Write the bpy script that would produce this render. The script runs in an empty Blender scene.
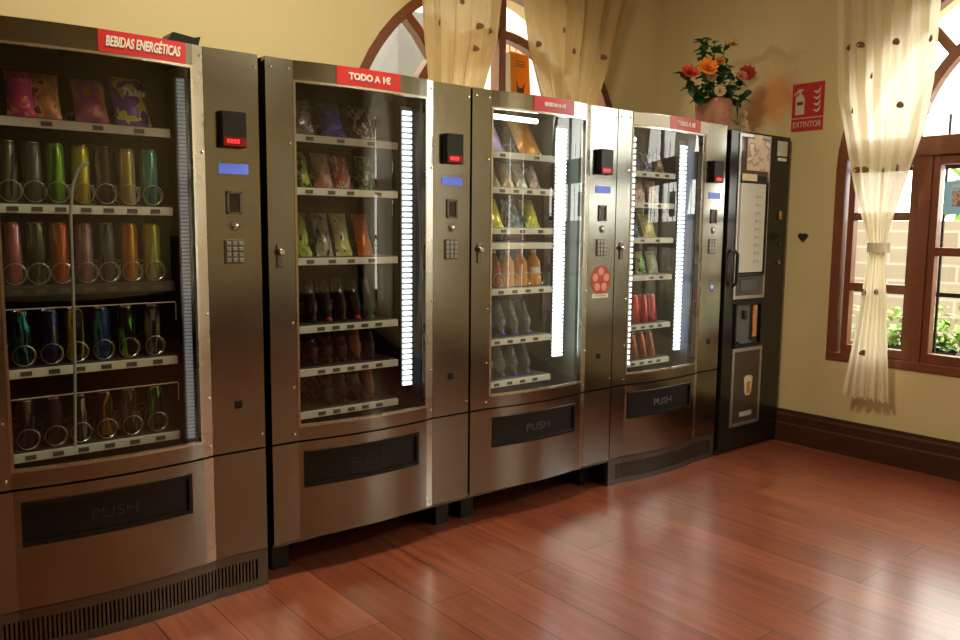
import bpy, bmesh, math, random
from mathutils import Vector, Matrix
random.seed(7)
S = bpy.context.scene
COL = S.collection
PI = math.pi
XR = 4.486      # inner face of the right wall
YB = 0.975      # inner face of the back wall
XL, YF, ZC = -3.2, -6.2, 3.5

# ------------------------------------------------------------------ camera
cd = bpy.data.cameras.new('camera'); cam = bpy.data.objects.new('camera', cd); COL.objects.link(cam)
yaw, pitch, roll = 0.68556, 0.11244, 0.009213
fw = Vector((math.sin(yaw)*math.cos(pitch), math.cos(yaw)*math.cos(pitch), -math.sin(pitch)))
rt = fw.cross(Vector((0, 0, 1))).normalized(); up = rt.cross(fw)
r2 = rt*math.cos(roll)+up*math.sin(roll); u2 = up*math.cos(roll)-rt*math.sin(roll)
M = Matrix((r2, u2, -fw)).transposed().to_4x4(); M.translation = Vector((0, -2.5965, 1.265))
cam.matrix_world = M
cd.sensor_width = 36; cd.lens = 36*807.3/960; cd.clip_start = 0.05
S.camera = cam

# ------------------------------------------------------------------ world, lights, exposure
w = bpy.data.worlds.new('daylight'); S.world = w; w.use_nodes = True
bg = w.node_tree.nodes['Background']
bg.inputs[0].default_value = (1.0, 0.97, 0.88, 1); bg.inputs[1].default_value = 8.0
S.view_settings.view_transform = 'Standard'; S.view_settings.look = 'None'
S.view_settings.exposure = 0.10; S.view_settings.gamma = 1; S.view_settings.use_curve_mapping = False

def area(name, loc, rot, sx, sy, power, col=(1, .93, .8), portal=False):
    l = bpy.data.lights.new(name, 'AREA'); l.shape = 'RECTANGLE'; l.size = sx; l.size_y = sy
    l.energy = power; l.color = col
    if portal: l.cycles.is_portal = True
    o = bpy.data.objects.new(name, l); COL.objects.link(o); o.location = loc; o.rotation_euler = rot
    return o
# daylight portals in the window openings (they emit nothing, they only guide the sky light)
area('portal_light', (XR+.2, -1.32, 1.58), (0, PI/2, 0), 2.1, 2.08, 1, portal=True)
area('portal_light', (XR+.2, -4.4, 1.58), (0, PI/2, 0), 2.1, 2.08, 1, portal=True)
area('portal_light', (3.07, YB+.2, 1.58), (-PI/2, 0, 0), 2.08, 2.1, 1, portal=True)
# second warm lamp, added in the unseen rear to brighten the steel reflections
cr_ = area('added_lamp_light', (3.3, -3.9, 3.30), (0, 0, 0), .5, .5, 54, (1, .87, .62)); cr_.data.shape = 'DISK'
# warm lamp added above the view to brighten the wall and machine tops
cl_ = area('added_lamp_light', (1.35, -.6, 3.30), (0, 0, 0), .5, .5, 60, (1, .87, .58)); cl_.data.shape = 'DISK'

# ------------------------------------------------------------------ materials
MATS = {}
def nmat(name):
    m = bpy.data.materials.new(name); m.use_nodes = True
    return m, m.node_tree.nodes, m.node_tree.links, m.node_tree.nodes['Principled BSDF']
def mat(name, col, rough=.5, metal=0.0, emit=None, es=0.0, coat=0.0, noise=0.0, nscale=8.0, bump=0.0, spec=.5):
    if name in MATS: return MATS[name]
    m, N, L, b = nmat(name)
    b.inputs['Base Color'].default_value = (*col, 1); b.inputs['Roughness'].default_value = rough
    b.inputs['Metallic'].default_value = metal; b.inputs['Coat Weight'].default_value = coat
    b.inputs['Specular IOR Level'].default_value = spec
    if emit:
        b.inputs['Emission Color'].default_value = (*emit, 1); b.inputs['Emission Strength'].default_value = es
    if noise or bump:
        tc = N.new('ShaderNodeTexCoord'); nz = N.new('ShaderNodeTexNoise'); nz.inputs['Scale'].default_value = nscale
        nz.inputs['Detail'].default_value = 5
        L.new(tc.outputs['Object'], nz.inputs['Vector'])
        if noise:
            mx = N.new('ShaderNodeMixRGB'); mx.inputs[1].default_value = (*[c*(1-noise) for c in col], 1)
            mx.inputs[2].default_value = (*[min(1, c*(1+noise)) for c in col], 1)
            L.new(nz.outputs['Fac'], mx.inputs[0]); L.new(mx.outputs[0], b.inputs['Base Color'])
        if bump:
            bp = N.new('ShaderNodeBump'); bp.inputs['Strength'].default_value = bump; bp.inputs['Distance'].default_value = .01
            L.new(nz.outputs['Fac'], bp.inputs['Height']); L.new(bp.outputs[0], b.inputs['Normal'])
    MATS[name] = m; return m

def wall_mat():
    m, N, L, b = nmat('ochre_plaster')
    tc = N.new('ShaderNodeTexCoord'); nz = N.new('ShaderNodeTexNoise'); nz.inputs['Scale'].default_value = 1.6; nz.inputs['Detail'].default_value = 6
    L.new(tc.outputs['Object'], nz.inputs['Vector'])
    mx = N.new('ShaderNodeMixRGB'); mx.inputs[1].default_value = (.60, .50, .27, 1); mx.inputs[2].default_value = (.71, .60, .35, 1)
    L.new(nz.outputs['Fac'], mx.inputs[0])
    # orange brown blotches in the wall colour, beside the flowers on the right wall
    def blob(c, rad, prev, colr, s):
        mp = N.new('ShaderNodeMapping'); mp.vector_type = 'TEXTURE'
        mp.inputs['Location'].default_value = c; mp.inputs['Scale'].default_value = rad
        n2 = N.new('ShaderNodeTexNoise'); n2.inputs['Scale'].default_value = 7; n2.inputs['Detail'].default_value = 4
        L.new(tc.outputs['Object'], n2.inputs['Vector'])
        vs = N.new('ShaderNodeVectorMath'); vs.operation = 'SUBTRACT'; L.new(n2.outputs['Color'], vs.inputs[0]); vs.inputs[1].default_value = (.5, .5, .5)
        sc = N.new('ShaderNodeVectorMath'); sc.operation = 'SCALE'; sc.inputs['Scale'].default_value = .22; L.new(vs.outputs[0], sc.inputs[0])
        ad = N.new('ShaderNodeVectorMath'); L.new(tc.outputs['Object'], ad.inputs[0]); L.new(sc.outputs[0], ad.inputs[1])
        L.new(ad.outputs[0], mp.inputs['Vector'])
        ln = N.new('ShaderNodeVectorMath'); ln.operation = 'LENGTH'; L.new(mp.outputs[0], ln.inputs[0])
        mr = N.new('ShaderNodeMapRange'); mr.inputs['From Min'].default_value = 1.0; mr.inputs['From Max'].default_value = .35
        mr.inputs['To Max'].default_value = s; L.new(ln.outputs['Value'], mr.inputs['Value'])
        mm = N.new('ShaderNodeMixRGB'); mm.inputs[2].default_value = (*colr, 1)
        L.new(mr.outputs[0], mm.inputs[0]); L.new(prev, mm.inputs[1]); return mm.outputs[0]
    o = blob((XR, .12, 2.07), (5, .2, .22), mx.outputs[0], (.62, .24, .07), .8)
    o = blob((XR, .22, 1.97), (5, .16, .13), o, (.62, .24, .07), .6)
    o = blob((XR, .2, 2.3), (5, .3, .05), o, (.42, .28, .14), .5)
    L.new(o, b.inputs['Base Color']); b.inputs['Roughness'].default_value = .75
    n3 = N.new('ShaderNodeTexNoise'); n3.inputs['Scale'].default_value = 60; n3.inputs['Detail'].default_value = 4
    L.new(tc.outputs['Object'], n3.inputs['Vector'])
    bp = N.new('ShaderNodeBump'); bp.inputs['Strength'].default_value = .12; L.new(n3.outputs['Fac'], bp.inputs['Height']); L.new(bp.outputs[0], b.inputs['Normal'])
    return m

def floor_mat():
    m, N, L, b = nmat('red_laminate')
    tc = N.new('ShaderNodeTexCoord'); sp = N.new('ShaderNodeSeparateXYZ'); cb = N.new('ShaderNodeCombineXYZ')
    L.new(tc.outputs['Object'], sp.inputs[0]); L.new(sp.outputs[1], cb.inputs[0]); L.new(sp.outputs[0], cb.inputs[1])
    br = N.new('ShaderNodeTexBrick'); br.inputs['Scale'].default_value = 1; br.inputs['Brick Width'].default_value = 1.3
    br.inputs['Row Height'].default_value = .19; br.inputs['Mortar Size'].default_value = .0022; br.inputs['Mortar Smooth'].default_value = .3
    br.offset = .37; br.inputs['Bias'].default_value = 0
    br.inputs['Color1'].default_value = (.235, .064, .034, 1); br.inputs['Color2'].default_value = (.31, .092, .05, 1)
    br.inputs['Mortar'].default_value = (.05, .015, .008, 1)
    L.new(cb.outputs[0], br.inputs['Vector'])
    mp = N.new('ShaderNodeMapping'); mp.inputs['Scale'].default_value = (22, 1.6, 1); L.new(tc.outputs['Object'], mp.inputs[0])
    nz = N.new('ShaderNodeTexNoise'); nz.inputs['Scale'].default_value = 1.5; nz.inputs['Detail'].default_value = 7; L.new(mp.outputs[0], nz.inputs['Vector'])
    cr = N.new('ShaderNodeValToRGB'); cr.color_ramp.elements[0].position = .35; cr.color_ramp.elements[0].color = (.72, .68, .68, 1)
    cr.color_ramp.elements[1].position = .7; cr.color_ramp.elements[1].color = (1.15, 1.12, 1.08, 1); L.new(nz.outputs['Fac'], cr.inputs[0])
    mx = N.new('ShaderNodeMixRGB'); mx.blend_type = 'MULTIPLY'; mx.inputs[0].default_value = 1
    L.new(br.outputs['Color'], mx.inputs[1]); L.new(cr.outputs[0], mx.inputs[2]); L.new(mx.outputs[0], b.inputs['Base Color'])
    b.inputs['Coat Weight'].default_value = .5; b.inputs['Coat Roughness'].default_value = .2; b.inputs['Specular IOR Level'].default_value = .5
    n2 = N.new('ShaderNodeTexNoise'); n2.inputs['Scale'].default_value = 3; L.new(tc.outputs['Object'], n2.inputs['Vector'])
    mr = N.new('ShaderNodeMapRange'); mr.inputs['To Min'].default_value = .24; mr.inputs['To Max'].default_value = .38; L.new(n2.outputs['Fac'], mr.inputs['Value'])
    L.new(mr.outputs[0], b.inputs['Roughness'])
    bp = N.new('ShaderNodeBump'); bp.inputs['Strength'].default_value = .25; bp.inputs['Distance'].default_value = .002
    L.new(br.outputs['Fac'], bp.inputs['Height']); bp.invert = True; L.new(bp.outputs[0], b.inputs['Normal'])
    return m

def steel_mat(name, col, rough):
    m, N, L, b = nmat(name)
    tc = N.new('ShaderNodeTexCoord'); mp = N.new('ShaderNodeMapping'); mp.inputs['Scale'].default_value = (3, 3, 160)
    L.new(tc.outputs['Object'], mp.inputs[0])
    nz = N.new('ShaderNodeTexNoise'); nz.inputs['Scale'].default_value = 1; nz.inputs['Detail'].default_value = 3; L.new(mp.outputs[0], nz.inputs['Vector'])
    n2 = N.new('ShaderNodeTexNoise'); n2.inputs['Scale'].default_value = 4; n2.inputs['Detail'].default_value = 6; L.new(tc.outputs['Object'], n2.inputs['Vector'])
    mr = N.new('ShaderNodeMapRange'); mr.inputs['To Min'].default_value = rough-.07; mr.inputs['To Max'].default_value = rough+.1; L.new(n2.outputs['Fac'], mr.inputs['Value'])
    L.new(mr.outputs[0], b.inputs['Roughness'])
    mx = N.new('ShaderNodeMixRGB'); mx.inputs[1].default_value = (*[c*.88 for c in col], 1); mx.inputs[2].default_value = (*[min(1, c*1.1) for c in col], 1)
    L.new(nz.outputs['Fac'], mx.inputs[0]); L.new(mx.outputs[0], b.inputs['Base Color']); b.inputs['Metallic'].default_value = 1
    ad = N.new('ShaderNodeBump'); ad.inputs['Strength'].default_value = .06; ad.inputs['Distance'].default_value = .01; L.new(n2.outputs['Fac'], ad.inputs['Height']); L.new(ad.outputs[0], b.inputs['Normal'])
    return m

def glass_mat(name, tint, refl=1.0, rough=0.02, base=0.0, dust=0.0):
    m = bpy.data.materials.new(name); m.use_nodes = True; N = m.node_tree.nodes; L = m.node_tree.links; N.clear()
    o = N.new('ShaderNodeOutputMaterial'); t = N.new('ShaderNodeBsdfTransparent'); t.inputs[0].default_value = (*tint, 1)
    g = N.new('ShaderNodeBsdfGlossy'); g.inputs['Roughness'].default_value = rough
    f = N.new('ShaderNodeFresnel'); f.inputs[0].default_value = 1.5
    mu = N.new('ShaderNodeMath'); mu.operation = 'MULTIPLY_ADD'; mu.inputs[1].default_value = refl; mu.inputs[2].default_value = base
    mu.use_clamp = True
    L.new(f.outputs[0], mu.inputs[0]); mx = N.new('ShaderNodeMixShader')
    ge = N.new('ShaderNodeNewGeometry'); iv = N.new('ShaderNodeMath'); iv.operation = 'SUBTRACT'; iv.inputs[0].default_value = 1; L.new(ge.outputs['Backfacing'], iv.inputs[1])
    m3_ = N.new('ShaderNodeMath'); m3_.operation = 'MULTIPLY'; L.new(mu.outputs[0], m3_.inputs[0]); L.new(iv.outputs[0], m3_.inputs[1])
    L.new(m3_.outputs[0], mx.inputs[0]); L.new(t.outputs[0], mx.inputs[1]); L.new(g.outputs[0], mx.inputs[2])
    if dust:
        df = N.new('ShaderNodeBsdfDiffuse'); df.inputs[0].default_value = (.7, .7, .66, 1); m4_ = N.new('ShaderNodeMixShader'); m4_.inputs[0].default_value = dust
        L.new(mx.outputs[0], m4_.inputs[1]); L.new(df.outputs[0], m4_.inputs[2]); L.new(m4_.outputs[0], o.inputs[0])
    else: L.new(mx.outputs[0], o.inputs[0])
    return m

def pack_mat(c1, c2, c3, rough=.3, metal=.25, scale=3.0, seed=0.0, zs=1.0):
    """printed foil: ground colour, a big second colour patch, a light band"""
    key = ('pack', c1, c2, c3, rough, metal, scale, seed, zs)
    if key in MATS: return MATS[key]
    m, N, L, b = nmat('printed_foil')
    tc = N.new('ShaderNodeTexCoord'); mp = N.new('ShaderNodeMapping'); mp.inputs['Location'].default_value = (seed, seed*.7, seed*1.3); mp.inputs['Scale'].default_value = (1, 1, zs); L.new(tc.outputs['Generated'], mp.inputs[0])
    nz = N.new('ShaderNodeTexNoise'); nz.inputs['Scale'].default_value = scale; nz.inputs['Detail'].default_value = 2; L.new(mp.outputs[0], nz.inputs['Vector'])
    cr = N.new('ShaderNodeValToRGB'); cr.color_ramp.interpolation = 'CONSTANT'
    e = cr.color_ramp.elements; e[0].position = 0; e[0].color = (*c1, 1); e[1].position = .53; e[1].color = (*c2, 1)
    x = e.new(.64); x.color = (*c3, 1)
    L.new(nz.outputs['Fac'], cr.inputs[0]); L.new(cr.outputs[0], b.inputs['Base Color'])
    b.inputs['Roughness'].default_value = rough; b.inputs['Metallic'].default_value = metal
    MATS[key] = m; return m

def cloth_mat(nm, c1, c2):
    m, N, L, b = nmat(nm); out = N['Material Output']
    col = (*c1, 1)
    b.inputs['Base Color'].default_value = col; b.inputs['Roughness'].default_value = .9
    tr = N.new('ShaderNodeBsdfTranslucent'); tr.inputs[0].default_value = (*c2, 1)
    mx = N.new('ShaderNodeMixShader'); mx.inputs[0].default_value = .45; L.new(b.outputs[0], mx.inputs[1]); L.new(tr.outputs[0], mx.inputs[2])
    tp = N.new('ShaderNodeBsdfTransparent'); m2 = N.new('ShaderNodeMixShader'); m2.inputs[0].default_value = .04
    L.new(mx.outputs[0], m2.inputs[1]); L.new(tp.outputs[0], m2.inputs[2]); L.new(m2.outputs[0], out.inputs[0])
    tc = N.new('ShaderNodeTexCoord'); wv = N.new('ShaderNodeTexNoise'); wv.inputs['Scale'].default_value = 220; L.new(tc.outputs['Object'], wv.inputs['Vector'])
    bp = N.new('ShaderNodeBump'); bp.inputs['Strength'].default_value = .1; L.new(wv.outputs['Fac'], bp.inputs['Height']); L.new(bp.outputs[0], b.inputs['Normal'])
    return m

def paper_mat(name, col):
    m, N, L, b = nmat(name); b.inputs['Base Color'].default_value = (*col, 1); b.inputs['Roughness'].default_value = .7
    t = N.new('ShaderNodeBsdfTranslucent'); t.inputs[0].default_value = (*col, 1); mx = N.new('ShaderNodeMixShader'); mx.inputs[0].default_value = .35
    L.new(b.outputs[0], mx.inputs[1]); L.new(t.outputs[0], mx.inputs[2]); L.new(mx.outputs[0], N['Material Output'].inputs[0]); return m
def brick_mat():
    m, N, L, b = nmat('pale_brick'); tc = N.new('ShaderNodeTexCoord'); sp = N.new('ShaderNodeSeparateXYZ'); cb = N.new('ShaderNodeCombineXYZ')
    L.new(tc.outputs['Object'], sp.inputs[0]); L.new(sp.outputs[1], cb.inputs[0]); L.new(sp.outputs[2], cb.inputs[1])
    br = N.new('ShaderNodeTexBrick'); br.inputs['Scale'].default_value = 1; br.inputs['Brick Width'].default_value = .42; br.inputs['Row Height'].default_value = .16
    br.inputs['Mortar Size'].default_value = .012; br.inputs['Color1'].default_value = (.27, .23, .175, 1); br.inputs['Color2'].default_value = (.22, .175, .13, 1); br.inputs['Mortar'].default_value = (.34, .31, .26, 1)
    L.new(cb.outputs[0], br.inputs['Vector']); L.new(br.outputs[0], b.inputs['Base Color']); b.inputs['Roughness'].default_value = .9
    return m

WALL = wall_mat(); FLOOR = floor_mat(); CLOTH = cloth_mat('sheer_cream_cloth', (.84, .76, .56), (.95, .88, .70)); DIMCLOTH = cloth_mat('sheer_cloth_dim_light', (.60, .45, .23), (.66, .50, .26)); BRICK = brick_mat()  # back curtains' cloth has that window's dimmer golden light put into its colour
STEEL = steel_mat('brushed_steel', (.285, .285, .255), .17)
BRIGHT = steel_mat('polished_steel_edge', (.62, .58, .50), .26)
GREYMETAL = steel_mat('dull_grey_metal', (.16, .155, .14), .42)
CHROME = mat('chrome', (.8, .79, .76), .12, 1)
BLACK = mat('black_plastic', (.006, .006, .006), .38, spec=.35)
BLACKGLOSS = mat('gloss_black_enamel', (.010, .011, .011), .22)
DARK = mat('dark_liner', (.015, .016, .017), .8, spec=.15)
PALELINER = mat('grey_liner', (.11, .135, .12), .75)
BLUELINER = mat('slate_liner', (.07, .085, .14), .7)
SHELFM = mat('shelf_steel', (.30, .31, .31), .4, .6)
SHELFD = mat('dark_shelf', (.05, .05, .052), .5, .3)
WHITEP = mat('white_plastic', (.86, .87, .82), .35)
WOOD = mat('red_brown_wood', (.19, .058, .025), .42, noise=.25, nscale=14, coat=.2)
SKIRT = mat('dark_stained_wood', (.06, .02, .012), .55, spec=.2, noise=.3, nscale=12)
GLASS = glass_mat('door_glass', (.95, .97, .95), 1.3, .015, .015, .03)
TINTED = glass_mat('tinted_door_glass', (.84, .85, .83), 1.3, .015, .015)
PANE = glass_mat('window_pane', (.97, .98, .97), 1.0)
RED = mat('sign_red', (.62, .02, .025), .4)
WHITE = mat('white_lettering', (.85, .84, .80), .5)
LCD = mat('blue_lcd', (.08, .12, .4), .3, emit=(.13, .2, .75), es=.55)
REDLED = mat('red_led', (.4, 0, 0), .3, emit=(1, .02, .03), es=2.5)
REDGLOW = mat('red_window', (.10, .004, .004), .2, emit=(.6, .01, .01), es=.15)
BRASS = mat('brass', (.6, .42, .16), .3, 1)

# ------------------------------------------------------------------ mesh helpers
class MB:
    def __init__(s): s.bm = bmesh.new()
    def face(s, pts):
        try: return s.bm.faces.new([s.bm.verts.new(p) for p in pts])
        except ValueError: return None
    def box(s, x0, x1, y0, y1, z0, z1, bev=0.0, mtx=None):
        t = bmesh.new(); bmesh.ops.create_cube(t, size=1)
        for v in t.verts:
            v.co = Vector(((x0+x1)/2+v.co.x*(x1-x0), (y0+y1)/2+v.co.y*(y1-y0), (z0+z1)/2+v.co.z*(z1-z0)))
        if bev: bmesh.ops.bevel(t, geom=t.edges[:], offset=bev, segments=2, affect='EDGES', profile=.6)
        s.merge(t, mtx); return s
    def merge(s, t, mtx=None):
        if mtx is not None: bmesh.ops.transform(t, matrix=mtx, verts=t.verts)
        mp = [s.bm.verts.new(v.co) for v in t.verts]; t.verts.index_update()
        for f in t.faces:
            try: s.bm.faces.new([mp[v.index] for v in f.verts])
            except ValueError: pass
        t.free()
    def loft(s, rings, closed=True, cap=True):
        vr = [[s.bm.verts.new(p) for p in r] for r in rings]; n = len(rings[0])
        for a, b in zip(vr, vr[1:]):
            for i in range(n if closed else n-1):
                j = (i+1) % n
                try: s.bm.faces.new([a[i], a[j], b[j], b[i]])
                except ValueError: pass
        if cap and closed:
            for r in (vr[0][::-1], vr[-1]):
                try: s.bm.faces.new(r)
                except ValueError: pass
        return s
    def lathe(s, prof, c=(0, 0, 0), n=20, mtx=None, cap=True):
        rings = []
        for r, z in prof:
            ring = [Vector((c[0]+r*math.cos(2*PI*i/n), c[1]+r*math.sin(2*PI*i/n), c[2]+z)) for i in range(n)]
            rings.append([mtx @ p for p in ring] if mtx is not None else ring)
        return s.loft(rings, True, cap)
    def tube(s, pts, r, n=8, r1=None):
        pts = [Vector(p) for p in pts]; rings = []; prev = None
        for i, p in enumerate(pts):
            d = (pts[min(i+1, len(pts)-1)]-pts[max(i-1, 0)]).normalized()
            a = prev if prev is not None else (Vector((0, 0, 1)) if abs(d.z) < .9 else Vector((1, 0, 0)))
            x = (a-d*a.dot(d)).normalized(); prev = x; y = d.cross(x)
            rr = r if r1 is None else r+(r1-r)*i/(len(pts)-1)
            rings.append([p+x*rr*math.cos(2*PI*k/n)+y*rr*math.sin(2*PI*k/n) for k in range(n)])
        return s.loft(rings)
    def slab(s, xs, fy, z0, z1, th, off=0.0):
        """slab following the front profile fy(x): outline in plan, extruded in z"""
        front = [(x, fy(x)+off) for x in xs]; back = [(x, y+th) for x, y in front]
        ring = front+back[::-1]
        return s.loft([[Vector((x, y, z0)) for x, y in ring], [Vector((x, y, z1)) for x, y in ring]])
    def plate(s, prof, y0, y1, smooth=False):
        """closed outline in (x,z), extruded in y"""
        return s.loft([[Vector((x, y0, z)) for x, z in prof], [Vector((x, y1, z)) for x, z in prof]])
    def mesh(s, name, m, smooth=False):
        bmesh.ops.recalc_face_normals(s.bm, faces=s.bm.faces[:])
        me = bpy.data.meshes.new(name); s.bm.to_mesh(me); s.bm.free()
        me.materials.append(m)
        if smooth:
            for p in me.polygons: p.use_smooth = True
            try: me.set_sharp_from_angle(angle=math.radians(40))
            except Exception: pass
        return me
    def build(s, name, m, parent=None, smooth=False, loc=None):
        return link(name, s.mesh(name, m, smooth), parent, loc)
def link(name, me, parent=None, loc=None):
    o = bpy.data.objects.new(name, me); COL.objects.link(o)
    if parent: o.parent = parent
    if loc is not None: o.location = loc
    return o
def thing(name, label, cat, loc=(0, 0, 0), rot=(0, 0, 0), group=None):
    o = bpy.data.objects.new(name, None); COL.objects.link(o); o.location = loc; o.rotation_euler = rot
    o.empty_display_size = .05
    return tag(o, label, cat, group)
def tag(o, label, cat, group=None):
    o['label'] = label; o['category'] = cat
    if group: o['group'] = group
    return o
def struct(o): o['kind'] = 'structure'; return o
def copy_tree(o, parent=None):
    c = o.copy(); COL.objects.link(c); c.parent = parent
    for ch in o.children: copy_tree(ch, c)
    return c
def text(name, body, size, m, parent, mtx, sx=1.0, shear=0.0, bold=0.0, ext=.0012, align='CENTER'):
    cu = bpy.data.curves.new(name, 'FONT'); cu.body = body; cu.size = size; cu.extrude = ext; cu.align_x = align; cu.align_y = 'CENTER'
    cu.shear = shear; cu.offset = bold; cu.resolution_u = 3
    t = bpy.data.objects.new(name, cu); COL.objects.link(t)
    dg = bpy.context.evaluated_depsgraph_get(); dg.update()
    me = bpy.data.meshes.new_from_object(t.evaluated_get(dg)); bpy.data.objects.remove(t)
    for v in me.vertices: v.co.x *= sx
    me.transform(mtx); me.materials.clear(); me.materials.append(m); me.name = name
    return link(name, me, parent)
RX = Matrix.Rotation(PI/2, 4, 'X')       # text facing -Y
def bendtext(o, fy, off):
    for v in o.data.vertices: v.co.y += fy(v.co.x)+off

# ------------------------------------------------------------------ the room
fl = struct(MB().box(XL-.3, XR+.3, YF-.3, YB+.3, -.1, 0).build('floor', FLOOR))
cl = struct(MB().box(XL-.3, XR+.3, YF-.3, YB+.3, ZC, ZC+.1).build('ceiling', mat('ceiling_paint', (.7, .62, .46), .8)))
SILL, SPR, RAD, TH = .53, 1.60, 1.04, .28
def wall_mesh(u0, u1, opens, P):
    """wall in (u, depth, z); P maps to world; arched openings"""
    mb = MB(); us = [u0]
    segs = []
    for c in sorted(opens):
        segs.append((us[-1], c-RAD, None)); us.append(c+RAD); segs.append((c-RAD, c+RAD, c))
    segs.append((us[-1], u1, None))
    for a, b, c in segs:
        if c is None:
            for d in (0, TH): mb.face([P(a, d, 0), P(b, d, 0), P(b, d, ZC), P(a, d, ZC)])
            continue
        n = 28; uu = [c-RAD*math.cos(PI*i/n) for i in range(n+1)]; zz = [SPR+RAD*math.sin(PI*i/n) for i in range(n+1)]
        for d in (0, TH):
            mb.face([P(a, d, 0), P(b, d, 0), P(b, d, SILL), P(a, d, SILL)])
            for i in range(n): mb.face([P(uu[i], d, zz[i]), P(uu[i+1], d, zz[i+1]), P(uu[i+1], d, ZC), P(uu[i], d, ZC)])
        for i in range(n): mb.face([P(uu[i], 0, zz[i]), P(uu[i+1], 0, zz[i+1]), P(uu[i+1], TH, zz[i+1]), P(uu[i], TH, zz[i])])
        mb.face([P(a, 0, SILL), P(b, 0, SILL), P(b, TH, SILL), P(a, TH, SILL)])
        for q in (a, b): mb.face([P(q, 0, SILL), P(q, TH, SILL), P(q, TH, SPR), P(q, 0, SPR)])
    bmesh.ops.remove_doubles(mb.bm, verts=mb.bm.verts, dist=1e-4)
    return mb
struct(wall_mesh(XL, XR, [3.07], lambda u, d, z: Vector((u, YB+d, z))).build('wall_back', WALL))
struct(wall_mesh(YF, YB, [-1.32, -4.4], lambda u, d, z: Vector((XR+d, u, z))).build('wall_right', WALL))
struct(MB().box(XL-.2, XL, YF, YB, 0, ZC).build('wall_left', WALL))
struct(wall_mesh(XL, XR, [], lambda u, d, z: Vector((u, YF-d, z))).build('wall_front', WALL))

def path_bar(mb, pts, w, d0, d1):
    """bar of width w along a polyline in (u,z), depth d0..d1"""
    P = [Vector((p[0], p[1])) for p in pts]; L_, R_ = [], []
    for i, p in enumerate(P):
        t = (P[min(i+1, len(P)-1)]-P[max(i-1, 0)]).normalized(); n = Vector((-t.y, t.x))*w/2
        L_.append(p+n); R_.append(p-n)
    rings = [[Vector((a.x, d0, a.y)), Vector((a.x, d1, a.y)), Vector((b.x, d1, b.y)), Vector((b.x, d0, b.y))] for a, b in zip(L_, R_)]
    mb.loft(rings)
def arc(cu, cz, r, a0, a1, n=24): return [(cu+r*math.cos(math.radians(a0+(a1-a0)*i/n)), cz+r*math.sin(math.radians(a0+(a1-a0)*i/n))) for i in range(n+1)]
def window(name, loc, rz):
    """local x = along wall seen from inside, local y = outwards, z up; origin at the opening centre, floor level"""
    root = thing(name, '', ''); del root['label']; del root['category']; root['kind'] = 'structure'
    root.location = loc; root.rotation_euler = (0, 0, rz)
    d0, d1 = -.015, .06
    f = MB(); R = RAD-.026
    path_bar(f, [(-R, SILL+.02), (-R, SPR)]+arc(0, SPR, R, 180, 0, 40)[1:]+[(R, SILL+.02)], .056, d0, d1)
    f.box(-RAD+.003, RAD-.003, d0-.012, d1, SILL+.002, SILL+.05, .004)
    f.box(-R, R, d0-.008, d1+.002, 1.665, 1.765, .004)                     # transom
    path_bar(f, [(0, 1.75), (0, SPR+R)], .050, d0-.003, d1-.004)
    path_bar(f, arc(0, 1.72, .64, 176, 4, 30), .050, d0+.004, d1-.007)           # inner arch
    for s in (-1, 1):
        path_bar(f, [(s*.665, 2.385), (s*.56, 2.29), (s*.46, 2.165)], .048, d0+.008, d1-.010)
        f.box(s*.56-.03, s*.56+.03, d0, d1+.01, SILL+.04, 1.68, .003)
    f.build('window_frame', WOOD, root)
    def casement(u0, u1, bars, nm='casement'):
        c = MB(); st = .036
        z0, z1 = SILL+.05, 1.667
        c.box(u0, u0+st, d0+.01, d1-.012, z0, z1, .003); c.box(u1-st, u1, d0+.01, d1-.012, z0, z1, .003)
        c.box(u0+st, u1-st, d0+.01, d1-.012, z0, z0+.05, .003); c.box(u0+st, u1-st, d0+.01, d1-.012, z1-.05, z1, .003)
        for b in bars: c.box(u0+st, u1-st, d0+.015, d1-.02, b-.022, b+.022, .003)
        k = c.build(nm, WOOD, root)
        g = MB().box(u0+st-.005, u1-st+.005, .02, .026, z0+.04, z1-.04).build('pane', PANE, k); return k
    casement(-.965, -.592, [1.352, .962]); casement(.592, .965, [1.352, .962])
    casement(-.528, -.002, [1.168]); casement(.002, .528, [1.168])
    g = MB(); g.plate([(u, z) for u, z in arc(0, SPR+.165, R-.165, 180, 0, 30)], .02, .026).build('pane', PANE, root)
    return root
window('window_1', (3.07, YB+.02, 0), 0)
window('window_2', (XR+.02, -1.32, 0), -PI/2)
w3 = window('window_3', (XR+.02, -4.4, 0), -PI/2)
# housings for the two added lamps, both out of view
lt = thing('added_ceiling_lamp', 'added round white ceiling lamp, out of view above the second vending machine', 'lamp', (1.35, -.6, ZC))
MB().lathe([(.0, 0), (.06, 0), (.06, -.03), (.012, -.04), (.012, -.10), (.27, -.12), (.30, -.17), (.29, -.175), (.26, -.14), (0, -.13)], n=32).build('added_lamp_shade', mat('white_enamel', (.8, .78, .72), .4), lt, True)
lt2 = copy_tree(lt); lt2.location = (3.3, -3.9, ZC); lt2['label'] = 'added round white ceiling lamp, out of view in the rear half of the room'
# skirting
def skirt(name, pts0, pts1, axis):
    prof = [(0, 0), (.028, 0), (.028, .11), (.022, .12), (.022, .165), (.014, .178), (.012, .196), (0, .196)]
    mb = MB(); rings = []
    for t in (pts0, pts1):
        rings.append([Vector((t-0, YB-p, z)) if axis == 'x' else Vector((XR-p, t, z)) for p, z in prof])
    mb.loft(rings); return struct(mb.build(name, SKIRT))
skirt('baseboard_back', XL, XR-.028, 'x'); skirt('baseboard_right', YF, YB-.028, 'y')

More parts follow.
